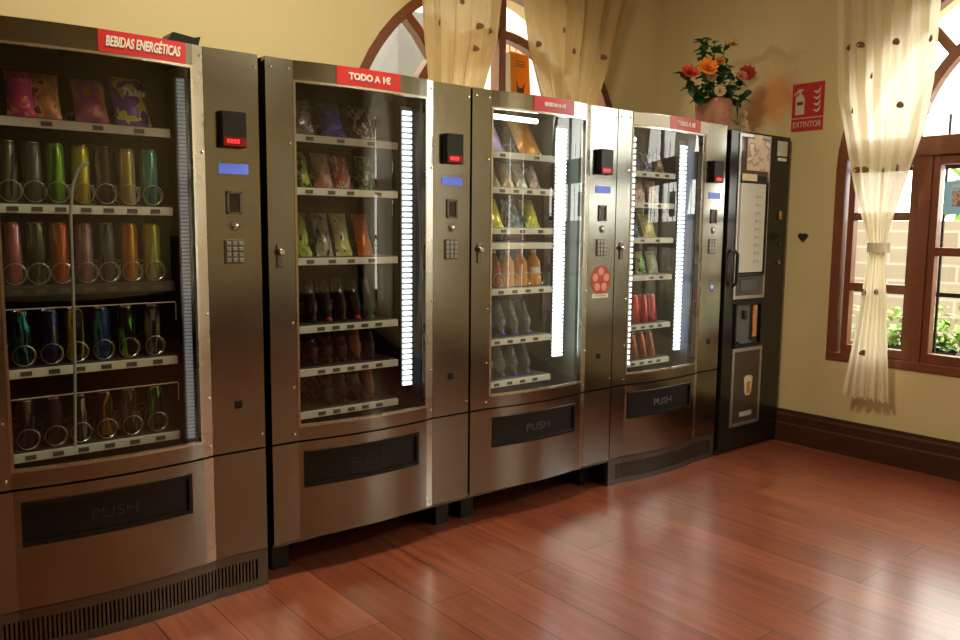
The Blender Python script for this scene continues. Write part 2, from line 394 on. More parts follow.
# unseen dark panelling, added behind the camera so the lower steel reflects darker
struct(MB().box(XL, XL+.03, YF, -.6, 0, 1.15, .004).build('added_dark_trim_1', SKIRT))
struct(MB().box(XL+.03, XR-.03, YF, YF+.03, 0, .53).build('added_dark_trim_2', SKIRT))
struct(MB().box(XR-.03, XR, YF, -5.46, 0, 1.15).build('added_dark_trim_3', SKIRT))

# ------------------------------------------------------------------ outside the windows
tag(MB().box(XR+.3, 13, -12, 5, -.3, -.05).build('courtyard_paving', mat('paving', (.5, .46, .38), .9, noise=.1, nscale=2)), 'pale paved courtyard ground outside the right window', 'ground')['kind'] = 'structure'
struct(tag(MB().box(-6, 12.9, YB+.3, 9, -.3, -.05).build('alley_paving', mat('paving', (.5, .46, .38), .9)), 'pale paving outside the arched back window', 'ground'))
tag(MB().box(8.2, 8.5, -9, 3, -.05, 1.38, .01).build('brick_garden_wall', BRICK), 'pale brick garden wall seen through the right window', 'garden wall')
h = thing('neighbouring_house', 'cream rendered house wall with dark grey pillar seen through the arched back window', 'house', (0, 0, 0))
CREAM = mat('cream_render', (.50, .45, .34), .9, noise=.06, nscale=2)
MB().box(-2, 7.5, 4.2, 4.6, -.05, 5).build('render_wall', CREAM, h)
MB().box(3.37, 3.78, 2.5, 2.9, -.05, 2.86, .01).build('pillar', mat('slate_grey_render', (.13, .125, .12), .8, noise=.15, nscale=9), h)
rt_ = MB()
for k in range(12): rt_.box(4.35+k*.08, 4.42+k*.08, 3.2, 4.15, 2.88, 2.98, .01)
rt_.build('timber_slats', mat('brown_slats', (.3, .14, .07), .7), h)
LEAFM = [mat('leaf_green_a', (.10, .24, .03), .55), mat('leaf_green_b', (.30, .52, .09), .55), mat('dark_leaf', (.018, .06, .015), .45), mat('silk_leaf', (.045, .14, .05), .5)]
def leaf(mb, p, d, L_, W, upv=None):
    d = d.normalized(); a = upv or Vector((0, 0, 1)); s = d.cross(a)
    if s.length < .1: s = d.cross(Vector((1, 0, 0)))
    s.normalize(); n = s.cross(d)
    prof = [(0, .06), (.25, .8), (.5, 1), (.78, .62), (1, .03)]
    c = [p+d*L_*t - n*0+n*(-.18*L_*t*t) for t, _ in prof]
    vl = [mb.bm.verts.new(q-s*W/2*k+n*W*.12*k) for q, (t, k) in zip(c, prof)]
    vr = [mb.bm.verts.new(q+s*W/2*k+n*W*.12*k) for q, (t, k) in zip(c, prof)]
    vc = [mb.bm.verts.new(q) for q in c]
    for i in range(4):
        mb.bm.faces.new([vl[i], vc[i], vc[i+1], vl[i+1]]); mb.bm.faces.new([vc[i], vr[i], vr[i+1], vc[i+1]])
def rdir(zmin=-.3):
    while True:
        v = Vector((random.uniform(-1, 1), random.uniform(-1, 1), random.uniform(zmin, 1)))
        if .2 < v.length < 1: return v.normalized()
def planter(y0, y1, zb, label, lm, n=260, hh=.24):
    t = thing('planter', label, 'planter', (5.05, (y0+y1)/2, zb), group=None)
    L_ = (y1-y0)/2
    mb = MB(); rings = []
    for z, e, wd in ((0, -.02, .08), (.15, 0, .10), (.17, .008, .11), (.165, -.012, .085), (.14, -.014, .08)):
        rings.append([Vector((-wd, -L_-e, z)), Vector((wd, -L_-e, z)), Vector((wd, L_+e, z)), Vector((-wd, L_+e, z))])
    mb.loft(rings).build('trough', mat('dark_plastic_trough', (.02, .02, .022), .5), t)
    MB().box(-.085, .085, -L_+.01, L_-.01, .10, .145).build('soil', mat('soil', (.05, .03, .02), .9), t)
    lf = MB()
    for i in range(n):
        d = rdir(.0); p = Vector((random.uniform(-.08, .08), random.uniform(-L_, L_), .15+random.uniform(0, hh)*random.random()**.5))
        leaf(lf, p, d, random.uniform(.05, .09), random.uniform(.03, .05))
    f = lf.build('foliage', lm, t)
    return t
planter(-.80, -.20, .42, 'dark trough of green plants outside the left pane, behind the curtain', LEAFM[1], 300, .3)
planter(-1.0, -.93, .42, 'small dark pot of leafy plants outside behind the window mullion', LEAFM[0], 24, .45)
planter(-1.78, -1.14, .42, 'dark trough of bright green plants outside the right casement at the picture edge', LEAFM[1], 700, .32)
MB().box(4.82, 5.22, -2.3, -.1, -.05, .42, .01).build('planter_ledge', CREAM)
tag(bpy.data.objects['planter_ledge'], 'low rendered ledge carrying the planters outside the right window', 'ledge')
# bushes / trees behind the garden wall
for k, (y, z, r) in enumerate(((.42, 1.25, .55),)):
    t = thing('garden_tree', 'tree crown over the garden wall behind the right casement', 'tree', (9.4, y, -.05), group=None)
    MB().tube([(0, 0, 0), (.05, .03, 1), (0, 0, z+.2)], .09, 8, .04).build('trunk', WOOD, t)
    lf = MB()
    for i in range(900):
        d = rdir(-1); p = d*r*random.random()**.4; leaf(lf, Vector((p.x, p.y, z+.4+p.z*.8)), rdir(-1), .16, .10)
    lf.build('crown', LEAFM[1], t)
# iron window grille
gr = MB()
for y in [-.25-.171*i for i in range(13)]: gr.box(XR+.255, XR+.268, y-.006, y+.006, .5, 1.9)
for z in (.58, .93, 1.62): gr.box(XR+.245, XR+.257, -2.34, -.27, z-.012, z+.012)
tag(gr.build('window_grille', mat('black_iron', (.02, .02, .022), .5, .5)), 'black iron bar grille outside the right window', 'grille')

# ------------------------------------------------------------------ curtains
def lerp(tab, z):
    for (z0, *a), (z1, *b) in zip(tab, tab[1:]):
        if z0 >= z >= z1:
            t = (z0-z)/(z0-z1); t = t*t*(3-2*t) if False else t
            return [p+(q-p)*t for p, q in zip(a, b)]
    return list(tab[0][1:]) if z > tab[0][0] else list(tab[-1][1:])
def curtain(name, label, P, tab, nf, amp, spots, ztie, seed, cloth=None):
    """tab rows: z, left u, right u; P(u, depth, z) -> world; depth towards the room"""
    root = thing(name, label, 'curtain', P((tab[0][1]+tab[0][2])/2, .03, tab[-1][0]), group=None)
    base = Vector(root.location); rn = random.Random(seed); ph = [rn.uniform(0, 6) for _ in range(4)]
    def S_(t, z):
        a, b = lerp(tab, z); u = a+(b-a)*t; wd = abs(b-a)
        k = min(1, .35+wd/.5)
        d = .05+amp*k*(math.sin(2*PI*nf*t+ph[0]+.5*math.sin(z*2+ph[1]))+.45*math.sin(2*PI*nf*2.3*t+ph[2]+z)) + .02*math.sin(z*3+ph[3])*t
        return P(u, d, z)-base
    mb = MB(); nu, zt, zb = 70, tab[0][0], tab[-1][0]; nz = 60
    grid = [[mb.bm.verts.new(S_(i/nu, zt+(zb-zt)*j/nz + (.012*math.sin(i*.9) if j == nz else 0))) for i in range(nu+1)] for j in range(nz+1)]
    for j in range(nz):
        for i in range(nu): mb.bm.faces.new([grid[j][i], grid[j][i+1], grid[j+1][i+1], grid[j+1][i]])
    c = mb.build('drape', cloth or CLOTH, root, True)
    SP = mat('brown_embroidery', (.20, .10, .05), .8)
    ep = .003
    for (u, z) in spots:
        a, b = lerp(tab, z); t0 = max(.02, min(.98, (u-a)/(b-a))); mb = MB()
        rr = .015
        cen = mb.bm.verts.new(S_(t0, z)+(P(0, ep, 0)-P(0, 0, 0))); ring = []
        for k in range(15):
            an = 2*PI*k/15; r = rr*(.93+.07*math.cos(an*3+1)); zz = z+r*math.sin(an)*1.25
            a2, b2 = lerp(tab, zz); tt = (a+(b-a)*t0+r*math.cos(an)-a2)/(b2-a2)
            ring.append(mb.bm.verts.new(S_(tt, zz)+(P(0, ep, 0)-P(0, 0, 0))))
        for k in range(15): mb.bm.faces.new([cen, ring[k], ring[(k+1) % 15]])
        e = mb.build('embroidered_flower', SP, root); e['label'] = 'small brown embroidered flower'
    if ztie:
        mb = MB(); a, b = lerp(tab, ztie); c0 = (a+b)/2; hw = abs(b-a)/2+.012; rings = []
        for z in (ztie-.026, ztie+.026):
            rings.append([P(c0+hw*math.cos(2*PI*k/24), .05+.055*math.sin(2*PI*k/24), z)-base for k in range(24)])
        mb.loft(rings, True, False).build('tieback', mat('tieback_cloth', (.85, .78, .60), .85), root, True)
    return root
PR = lambda u, d, z: Vector((XR-.05-d, u, z))
PB = lambda u, d, z: Vector((u, YB-.05-d, z))
curtain('curtain', 'long cream curtain tied at its middle, hanging at the right window beside the fire sign', PR,
        [(2.72, -.27, -.88), (2.52, -.29, -.82), (2.02, -.321, -.82), (1.77, -.381, -.79), (1.48, -.45, -.71), (1.28, -.515, -.65), (1.185, -.545, -.635), (1.05, -.53, -.64), (.9, -.517, -.655), (.6, -.48, -.672), (.36, -.445, -.69)],
        5, .018, [(-.356, 2.262), (-.427, 2.261), (-.615, 2.245), (-.772, 2.238), (-.651, 1.923), (-.446, 1.601), (-.495, 1.598), (-.596, 1.593), (-.667, 1.6), (-.509, .942), (-.595, .947), (-.541, .609), (-.40, 1.92), (-.5, 2.09)], 1.185, 3)
curtain('curtain', 'cream curtain, dim golden light in its colour, left half of the arched back window', PB,
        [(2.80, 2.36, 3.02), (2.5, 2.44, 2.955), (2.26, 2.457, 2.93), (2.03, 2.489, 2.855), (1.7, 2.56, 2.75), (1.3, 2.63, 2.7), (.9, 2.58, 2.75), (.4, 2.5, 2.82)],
        4.5, .016, [(2.551, 2.315), (2.816, 2.343), (2.9, 2.335), (2.797, 2.226), (2.7, 2.45)], 1.3, 5, DIMCLOTH)
curtain('curtain', 'cream curtain, dim golden light in its colour, right half of the arched back window', PB,
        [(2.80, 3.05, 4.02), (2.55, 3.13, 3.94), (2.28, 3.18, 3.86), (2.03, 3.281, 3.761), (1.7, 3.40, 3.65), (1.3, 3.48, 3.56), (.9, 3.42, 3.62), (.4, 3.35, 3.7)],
        5, .018, [(3.534, 2.312), (3.602, 2.307), (3.804, 2.317), (3.25, 2.313), (3.45, 2.42)], 1.3, 9, DIMCLOTH)
curtain('curtain', 'cream curtain at the far end of the right window, outside the picture', PR,
        [(2.72, -1.76, -2.37), (2.52, -1.82, -2.36), (2.02, -1.83, -2.32), (1.48, -1.93, -2.19), (1.185, -2.0, -2.1), (.9, -1.98, -2.12), (.36, -1.95, -2.2)], 5, .018, [(-2.0, 2.26)], 1.185, 4)
curtain('curtain', 'nearly closed cream curtain half nearer the machines, at the second right window', PR, [(2.8, -3.3, -4.35), (1.6, -3.33, -4.3), (.3, -3.35, -4.3)], 7, .022, [(-3.8, 2.2)], None, 14)
curtain('curtain', 'nearly closed cream curtain half farther from the machines, at the second right window', PR, [(2.8, -4.4, -5.5), (1.6, -4.5, -5.47), (.3, -4.5, -5.45)], 7, .022, [(-5.0, 2.2)], None, 15)
# curtain rods above the frame
for nm, a, b, lb in (('curtain_rod', (XR-.09, -.1, 2.74), (XR-.09, -2.54, 2.74), 'wooden curtain rod above the right window'), ('curtain_rod', (1.85, YB-.09, 2.82), (4.3, YB-.09, 2.82), 'wooden curtain rod above the arched back window')):
    tag(MB().tube([a, b], .014, 10).build(nm, WOOD, None, True), lb, 'curtain rod')

# ------------------------------------------------------------------ vending machines
CX0, CX1, CX2, WM = .10, .655, .690, .878
def fy(x):
    if x <= CX0: return 0.0
    if x <= CX1:
        t = (x-CX0)/(CX1-CX0); return -.010*t-.025*4*t*(1-t)
    if x <= CX2: return -.010*(1-(x-CX1)/(CX2-CX1))
    return 0.0
def xs(a, b, n=14):
    s_ = [a]+[v for v in (CX0, CX1, CX2) if a+1e-4 < v < b-1e-4]+[b]; out = []
    for p, q in zip(s_, s_[1:]):
        k = n if (p >= CX0-1e-4 and q <= CX1+1e-4) else 1
        out += [p+(q-p)*i/k for i in range(k)]
    return out+[b]
def coil_mesh(R=.031, turns=4, pitch=.07, ring=14):
    mb = MB(); pts = []; n = 14*turns
    for i in range(n+1):
        a = 2*PI*i/14-PI/2; pts.append((R*math.cos(a), max(0, i-ring)*pitch/14, R+R*math.sin(a)))
    mb.tube(pts, .0017, 5); return mb.mesh('spiral_coil', mat('dull_wire', (.42, .41, .38), .3, 1), True)
COIL = coil_mesh(); COILB = coil_mesh(.027, ring=0)
def machine(x0, label, liner, shelves, cols, xend, led, plinth, header, strip_m, tray_m, shelf_y=.07, pushc=.012):
    t = thing('vending_machine', label, 'vending machine', (x0, 0, 0), group=None)
    SH = mat('black_sheet_steel', (.018, .018, .018), .5, .3)
    c = MB()                                                    # outer shell
    c.box(.0, .02, .03, .78, .14, 1.83); c.box(.69, WM, .03, .78, .50, 1.83); c.box(0, WM, .03, .78, .14, .50)
    c.box(0, WM, .03, .78, 1.80, 1.83); c.box(0, WM, .76, .78, .14, 1.83)
    c.build('cabinet', SH, t)
    l = MB(); l.box(.02, .035, .03, .6, .50, 1.80); l.box(.668, .70, .05, .6, .50, 1.80); l.box(.02, .69, .58, .6, .50, 1.80)
    l.box(.02, .69, .03, .6, .50, .512); l.box(.02, .69, .03, .6, 1.785, 1.80); l.build('inner_liner', liner, t)
    d = MB(); T = .03
    d.slab(xs(0, CX0), fy, .505, 1.83, T); d.slab(xs(CX0, CX1), fy, 1.765, 1.83, T); d.slab(xs(CX0, CX1), fy, .505, .553, T)
    d.build('door_frame', STEEL, t)
    e = MB().slab(xs(CX1, CX2), fy, .505, 1.83, T); e.build('door_edge_strip', BRIGHT, t)['label'] = 'bright polished steel strip'
    k = MB(); k.slab(xs(CX0, CX0+.008), fy, .553, 1.765, .02, -.002); k.slab(xs(CX1-.008, CX1), fy, .553, 1.765, .02, -.002)
    k.slab(xs(CX0, CX1), fy, 1.757, 1.765, .02, -.002); k.slab(xs(CX0, CX1), fy, .553, .561, .02, -.003)
    k.build('glass_trim', BRIGHT, t)
    MB().slab(xs(CX0+.004, CX1-.004, 20), fy, .556, 1.762, .005, .006).build('glass_panel', TINTED if liner is DARK else GLASS, t, True)
    cp = MB().slab([CX2+.0015, WM-.003], fy, .505, 1.83, T).build('control_panel', STEEL, t)
    # control panel fittings
    z = MB(); z.box(.737, .822, -.028, .002, 1.520, 1.636, .005); rd = z.build('card_reader', BLACK, cp)
    MB().box(.742, .817, -.031, -.027, 1.524, 1.552).build('reader_window', REDGLOW, rd)
    for i in range(6):
        if i in (0, 5): continue
        MB().box(.742+.011*i, .749+.011*i, -.033, -.030, 1.533, 1.545).build('indicator_light', REDLED, rd)
    MB().box(.734, .834, -.004, .002, 1.436, 1.469, .002).build('display', LCD, cp)
    b = MB(); b.box(.757, .765, -.006, .002, 1.306, 1.380); b.box(.801, .809, -.006, .002, 1.306, 1.380); b.box(.757, .809, -.006, .002, 1.373, 1.380); b.box(.757, .809, -.006, .002, 1.306, 1.312)
    b.build('coin_slot', GREYMETAL, cp); MB().box(.765, .801, -.002, .001, 1.312, 1.373).build('coin_slot_recess', mat('brown_slot', (.05, .035, .025), .25, .6), cp)
    MB().lathe([(.011, 0), (.011, .006), (.006, .009)], n=14, mtx=Matrix.Translation((.783, 0, 1.268)) @ RX).build('push_button', CHROME, cp, True)
    MB().lathe([(.018, 0), (.018, .002)], n=18, mtx=Matrix.Translation((.783, 0, 1.268)) @ RX).build('button_bezel', GREYMETAL, cp, True)
    kp = MB().box(.746, .814, -.004, .002, 1.142, 1.222, .002).build('keypad', GREYMETAL, cp)
    for r in range(4):
        for q in range(3): MB().box(.751+q*.021, .767+q*.021, -.008, -.003, 1.147+r*.0185, 1.161+r*.0185, .002).build('key', mat('worn_key', (.30, .29, .26), .4, .8), kp)
    MB().box(.768, .794, -.003, .001, .652, .680, .001).build('coin_return', BLACK, cp)
    # lock
    lk = MB().box(.028, .052, -.006, .002, 1.125, 1.205, .003).build('lock_plate', GREYMETAL, t)
    MB().lathe([(.013, 0), (.013, .012), (.009, .018)], n=14, mtx=Matrix.Translation((.04, -.005, 1.18)) @ RX).build('lock_handle', CHROME, lk, True)
    for (sx, sz) in ((.085, 1.80), (.085, 1.55), (.085, .93), (.085, .70), (.085, .53), (.02, 1.80), (.68, 1.80), (.68, 1.50), (.68, .98), (.68, .70), (.68, .535), (.864, 1.79), (.864, .55)):
        MB().lathe([(.006, 0), (.005, .003), (.0, .004)], n=8, mtx=Matrix.Translation((sx, fy(sx), sz)) @ RX).build('screw', CHROME, t, True)
    # lower door, flap
    lp = MB(); A, Bx, z0, z1 = .118, .610, .33, .462
    lp.slab(xs(0, A), fy, .14, .498, T); lp.slab(xs(Bx, CX1), fy, .14, .498, T)
    lp.slab(xs(A, Bx), fy, .14, z0, T); lp.slab(xs(A, Bx), fy, z1, .498, T)
    lo = lp.build('lower_door', STEEL, t); MB().slab(xs(CX1, CX2), fy, .14, .498, T).build('door_edge_strip', BRIGHT, t)
    MB().slab([CX2+.0015, WM-.003], fy, .14, .498, T).build('lower_panel', STEEL, t)
    fm = MB(); fm.slab(xs(A, A+.012), fy, z0, z1, .03, -.006); fm.slab(xs(Bx-.012, Bx), fy, z0, z1, .03, -.006)
    fm.slab(xs(A, Bx), fy, z1-.012, z1, .03, -.006); fm.slab(xs(A, Bx), fy, z0, z0+.012, .03, -.006)
    fm.build('flap_surround', BLACK, lo)
    fp = MB().slab(xs(A+.013, Bx-.013), fy, z0+.013, z1-.013, .012, .004).build('delivery_flap', BLACK, lo)
    tx = text('flap_lettering', 'PUSH', .048, mat('faded_grey_print_%s' % pushc, (pushc,)*3, .5), fp, Matrix.Translation((.37, 0, (z0+z1)/2-.005)) @ RX, sx=1.25); bendtext(tx, fy, .003)
    # plinth or feet
    if plinth:
        p = MB(); p.slab(xs(0, WM), fy, .105, .135, .03, .006); p.slab(xs(0, WM), fy, .0, .028, .03, .006)
        p.slab(xs(0, .05), fy, .028, .105, .03, .006); p.slab(xs(.84, WM), fy, .028, .105, .03, .006)
        pl = p.build('plinth', GREYMETAL, t); MB().slab(xs(.05, .84), fy, .028, .105, .004, .03).build('plinth_back', BLACK, pl)
        g = MB(); n = 64 if plinth == 1 else 90
        for i in range(n):
            a = .052+i*.787/n; g.slab([a, a+.787/n*.55], fy, .028, .105, .012, .010)
        g.build('vent_grille', GREYMETAL, pl)
        for fx in (.06, .80): MB().box(fx-.03, fx+.03, .6, .66, 0, .14).build('foot', BLACK, t)
    else:
        for fx in (.07, .82):
            for q in (.14, .62): MB().box(fx-.035, fx+.035, q-.035, q+.035, 0, .14, .004).build('foot', BLACK, t)
        MB().box(.0, WM, .01, .03, .125, .14).build('bottom_lip', GREYMETAL, t)
    # shelves
    for zi, zs in enumerate(shelves):
        s_ = MB().box(.036, xend, shelf_y+.006, .5, zs-.007, zs).build('shelf', tray_m, t)
        q = MB(); q.box(.036, xend, shelf_y-.004, shelf_y+.006, zs-.030, zs-.004, .001); ps = q.build('price_strip', SHELFD if (liner is DARK and plinth and zi == 2) else strip_m, s_)
        for cx in cols[zi]:
            if cx is None: continue
            MB().box(cx-.015, cx+.015, shelf_y-.006, shelf_y-.003, zs-.024, zs-.011).build('price_tag', mat('dark_price_tag', (.10, .09, .085), .5), ps)
            front = (liner is DARK and plinth and zi > 0) or (liner is PALELINER and zi == 4)
            o = link('spiral_coil', COIL if front else COILB, s_, (cx, shelf_y+(.012 if front else .085), zs+.003))
    # light strips just inside the door
    for (lx, ly, wd, za, zb, es, dots) in led:
        mm = mat('strip_light_%s' % es, (.8, .8, .8), .4, emit=(.85, .95, 1.0) if es < 40 else (.9, 1, .95), es=es)
        bk = MB().box(lx-wd/2-.004, lx+wd/2+.004, ly+.004, ly+.012, za, zb).build('light_strip', SHELFM, t)
        g = MB(); n = int((zb-za)/dots)
        for i in range(n): g.box(lx-wd/2, lx+wd/2, ly-.006, ly+.004, za+i*dots, za+(i+.62)*dots)
        g.build('diodes', mm, bk)
    # header sign
    if header:
        hx0, hx1, body, sz, sxx, sh, rm = header
        hs = MB().slab(xs(hx0, hx1), fy, 1.766, 1.829, .002, -.0035).build('header_sign', rm, t)
        tx = text('sign_lettering', body, sz, WHITE, hs, Matrix.Translation(((hx0+hx1)/2, 0, 1.797)) @ RX, sx=sxx, shear=sh, bold=.0012); bendtext(tx, fy, -.0045)
    return t
def cols(n, a, b): return [a+(b-a)*i/(n-1) for i in range(n)]
S1 = [1.575, 1.328, 1.087, .845, .592]; S2 = [1.597, 1.41, 1.158, .91, .75, .592]
S3 = [1.597, 1.447, 1.273, 1.208, 1.008, .787, .60]; S4 = [1.562, 1.407, 1.23, 1.04, .787, .60]
C1 = [.151, .214, .277, .347, .411, .48, .55]; C1b = [.163, .238, .309, .385, .461, .541]
m1 = machine(.288, 'leftmost steel vending machine filled with cans, under an energy drinks header sign', DARK, S1,
    [[.25, .39, .51], C1, C1, C1b, C1b], .605, [(.640, .06, .022, .56, 1.74, .16, .012)], 1,
    (.375, .632, 'BEBIDAS ENERGÉTICAS', .040, .53, .25, RED), WHITEP, SHELFD)
m2 = machine(1.189, 'second steel vending machine from the left, under the bright red TODO A 1€ sign', DARK, S2,
    [[.195, .321, .449], [.19, .28, .36, .48], [.19, .28, .36, .45], cols(5, .23, .48), cols(5, .23, .48), cols(5, .23, .48)], .57,
    [(.636, .10, .040, .63, 1.74, 2.6, .022)], 0, (.255, .52, 'TODO A 1€', .032, 1.0, 0, RED), WHITEP, SHELFD)
m3 = machine(2.075, 'third steel vending machine, raised on feet, its pale lit inside holding water bottles', PALELINER, S3,
    [[.22, .42], cols(4, .22, .46), [.23, .34, .45], [], cols(4, .22, .46), cols(4, .2, .43), cols(4, .2, .43)], .53,
    [(.604, .10, .060, .67, 1.74, 3.6, .018)], 0, (.31, .555, 'BEBIDAS A 1€', .022, .95, 0, mat('sign_pink', (.60, .06, .08), .35)), WHITEP, SHELFM, pushc=.06)
m4 = machine(2.956, 'fourth steel vending machine, standing on a plinth beside the black coffee machine', BLUELINER, S4,
    [[.28, .38, .46], [.30, .40], [.28, .40], [.36, .44], cols(4, .235, .44), cols(4, .235, .44)], .53,
    [(.635, .10, .045, .62, 1.74, 3.6, .022), (.128, .008, .010, .60, 1.72, 2.0, .028)], 2, (.345, .61, 'TODO A 1€', .030, .95, 0, mat('sign_rose', (.62, .05, .06), .35)), WHITEP, SHELFM, pushc=.10)
# extras that single machines show
MB().slab(xs(.105, .343), fy, 1.768, 1.827, .002, -.003).build('blank_header_card', mat('white_card', (.78, .78, .74), .4), m4)
MB().slab(xs(.612, .70), fy, 1.768, 1.827, .002, -.003).build('blank_header_card', mat('white_card', (.78, .78, .74), .4), m4)
tu = MB().tube([(.09, .05, 1.735), (.40, .05, 1.735)], .011, 10).build('tube_light', mat('tube_glow', (.9, .9, .9), .4, emit=(.95, 1, .9), es=6), m3, True)
cb_ = MB(); cb_.tube([(.345, .01, 1.45), (.32, .012, 1.43), (.30, .014, 1.38), (.292, .016, 1.30), (.29, .018, 1.1), (.285, .02, .85), (.275, .02, .60)], .0045, 6)  # thin pale tube laid in for the bright reflected streak in the glass
cb_.build('reflected_streak', mat('pale_streak', (.45, .52, .47), .4), m1, True)
for zz in (1.02, .755):
    MB().tube([(.04, .055, zz), (.598, .055, zz), (.602, .06, zz-.004), (.602, .06, zz-.06)], .0018, 6).build('guard_rail', mat('clear_acrylic_edge', (.6, .6, .58), .2), m1, True)
# round sticker on the third machine, small notice on the fourth
st = MB().lathe([(.068, 0), (.068, .001)], n=28, mtx=Matrix.Translation((.783, -.0005, 1.03)) @ RX).build('round_sticker', mat('sticker_red', (.55, .05, .035), .4), m3)
k = MB()
for i in range(5):
    a = 2*PI*i/5+.3; k.lathe([(.019, 0), (.019, .001)], n=12, mtx=Matrix.Translation((.783+.04*math.cos(a), -.002, 1.03+.04*math.sin(a))) @ RX)
k.build('sticker_print', mat('sticker_peach', (.75, .42, .28), .5), st)
MB().box(.728, .838, -.0015, 0, .945, .965).build('sticker_caption', WHITE, m3)
MB().box(.745, .821, -.0022, -.0015, .952, .958).build('caption_line', mat('faint_grey_print', (.42, .42, .38), .4), m3)
MB().box(.775, .812, -.0015, 0, .937, .985).build('small_sticker', mat('sticker_blue', (.08, .12, .35), .4), m4)
MB().lathe([(.012, 0), (.012, .001)], n=14, mtx=Matrix.Translation((.793, -.0015, .963)) @ RX).build('sticker_dot', WHITE, m4)

# ------------------------------------------------------------------ products
def can_meshes(h, r, m):
    b = MB(); b.lathe([(.0, .003), (r*.72, .003), (r*.78, 0), (r*.83, .003), (r, .014), (r, h-.016), (r*.86, h-.004)], n=18)
    l = MB(); l.lathe([(r*.86, h-.004), (r*.88, h), (r*.84, h), (r*.8, h-.005), (0, h-.005)], n=18)
    return [('can_body', b.mesh('can_body', m, True)), ('lid', l.mesh('lid', CHROME, True))]
def bottle_meshes(h, r, liq, capc, lab):
    b = MB(); b.lathe([(0, .006), (r*.6, .002), (r*.95, 0), (r, .012), (r, h*.30), (r*.95, h*.33), (r*.95, h*.52), (r, h*.55), (r*.96, h*.66), (r*.6, h*.80), (r*.38, h*.87), (r*.38, h*.93)], n=18)
    c = MB(); c.lathe([(0, h*.91), (r*.44, h*.91), (r*.45, h*.99), (r*.40, h), (0, h)], n=14)
    l = MB(); l.lathe([(r*.97, h*.335), (r*.975, h*.515)], n=18, cap=False)
    return [('bottle_body', b.mesh('bottle_body', liq, True)), ('cap', c.mesh('cap', capc, True)), ('bottle_label', l.mesh('bottle_label', lab, True))]
def bag_meshes(wd, h, T, m, seed):
    rn = random.Random(seed); mb = MB(); nu, nv = 10, 16; P = {}
    for sgn in (-1, 1):
        for j in range(nv+1):
            for i in range(nu+1):
                if sgn == 1 and i in (0, nu): P[sgn, j, i] = P[-1, j, i]; continue
                u, v = i/nu, j/nv; t = T*(math.sin(PI*u)**.55)*(max(0, math.sin(PI*min(1, max(0, (v-.05)/.9))))**.5)
                wv = wd*(1-.07*math.sin(PI*v)); t += (rn.uniform(-1, 1)*.0022 if .1 < v < .9 else 0)
                crimp = .0012*(1 if i % 2 else -1) if (v < .06 or v > .94) else 0
                P[sgn, j, i] = mb.bm.verts.new(((u-.5)*wv, sgn*t/2+crimp+(.0006*sgn), v*h))
    for sgn in (-1, 1):
        for j in range(nv):
            for i in range(nu):
                q = [P[sgn, j, i], P[sgn, j, i+1], P[sgn, j+1, i+1], P[sgn, j+1, i]]
                try: mb.bm.faces.new(q if sgn == -1 else q[::-1])
                except ValueError: pass
    return [('pouch', mb.mesh('pouch', m, True))]
def liquid(name, col, tr=.5):
    m, N, L, b = nmat(name); b.inputs['Base Color'].default_value = (*col, 1); b.inputs['Roughness'].default_value = .08
    b.inputs['Transmission Weight'].default_value = tr; b.inputs['IOR'].default_value = 1.3; b.inputs['Coat Weight'].default_value = .5
    return m
ORD = ['top', 'second', 'third', 'fourth', 'fifth', 'sixth', 'seventh']
def put(kind, cat, look, posw, row, mach, mword, x, zs, parts, lean=0.0, y=.0, rz=0.0, group=None):
    yy = .115+y
    t = thing(kind, '%s%s, %s shelf of the %s machine' % (look, (', '+posw) if posw else '', ORD[row], mword), cat,
              (mach.location.x+x, yy, zs+.0005), (math.radians(-lean), 0, rz), group)
    for nm, me in parts: link(nm, me, t)
    return t
POS = {1: [''], 2: ['left of two', 'right of two'], 3: ['left', 'centre', 'right'], 4: ['leftmost', 'second from left', 'second from right', 'rightmost'],
       5: ['leftmost', 'second from left', 'centre', 'second from right', 'rightmost'], 6: ['leftmost', 'second from left', 'third from left', 'third from right', 'second from right', 'rightmost'],
       7: ['leftmost', 'second from left', 'third from left', 'centre', 'third from right', 'second from right', 'rightmost']}
def canm(c1, c2, c3, s=3.0, sd=0.0): return pack_mat(c1, c2, c3, .22, .6, s*.9, sd, .35)
K = (.012, .012, .014)
def row_cans(mach, mword, ri, zs, X, specs, h, lean=0, r=.0265, group=''):
    for i, (x, (look, c)) in enumerate(zip(X, specs)):
        put('drink_can', 'can', look+' can', POS[len(X)][i], ri, mach, mword, x, zs, can_meshes(h, r, c), lean, group=group)
g1 = 'energy drink cans in the leftmost machine'
bags1 = [(.195, 'magenta crisp bag', (.80, .06, .34), (.9, .35, .15), (.6, .03, .25), .075, .15), (.262, 'orange brown crisp bag', (.60, .24, .10), (.85, .45, .2), (.2, .08, .04), .085, .15),
         (.39, 'plum and red crisp bag', (.34, .08, .26), (.60, .16, .09), (.6, .35, .3), .10, .15), (.512, 'purple and yellow crisp bag', (.20, .05, .50), (.85, .75, .06), (.5, .7, .1), .115, .17)]
for i, (x, look, a, b, c, wd, hh) in enumerate(bags1):
    o = put('crisp_bag', 'crisp bag', look, POS[4][i], 0, m1, 'leftmost', x, S1[0], bag_meshes(wd, hh, .05, pack_mat(a, b, c, .3, .2, 3.2, i*1.7), i), 22, .0, .1*(i-1.5), 'crisp bags in the leftmost machine')
    if i == 3:
        tt = text('pouch_lettering', 'Takis', .036, WHITE, o, Matrix.Translation((0, -.034, .10)) @ RX, sx=1.0, shear=.3, bold=.0008)
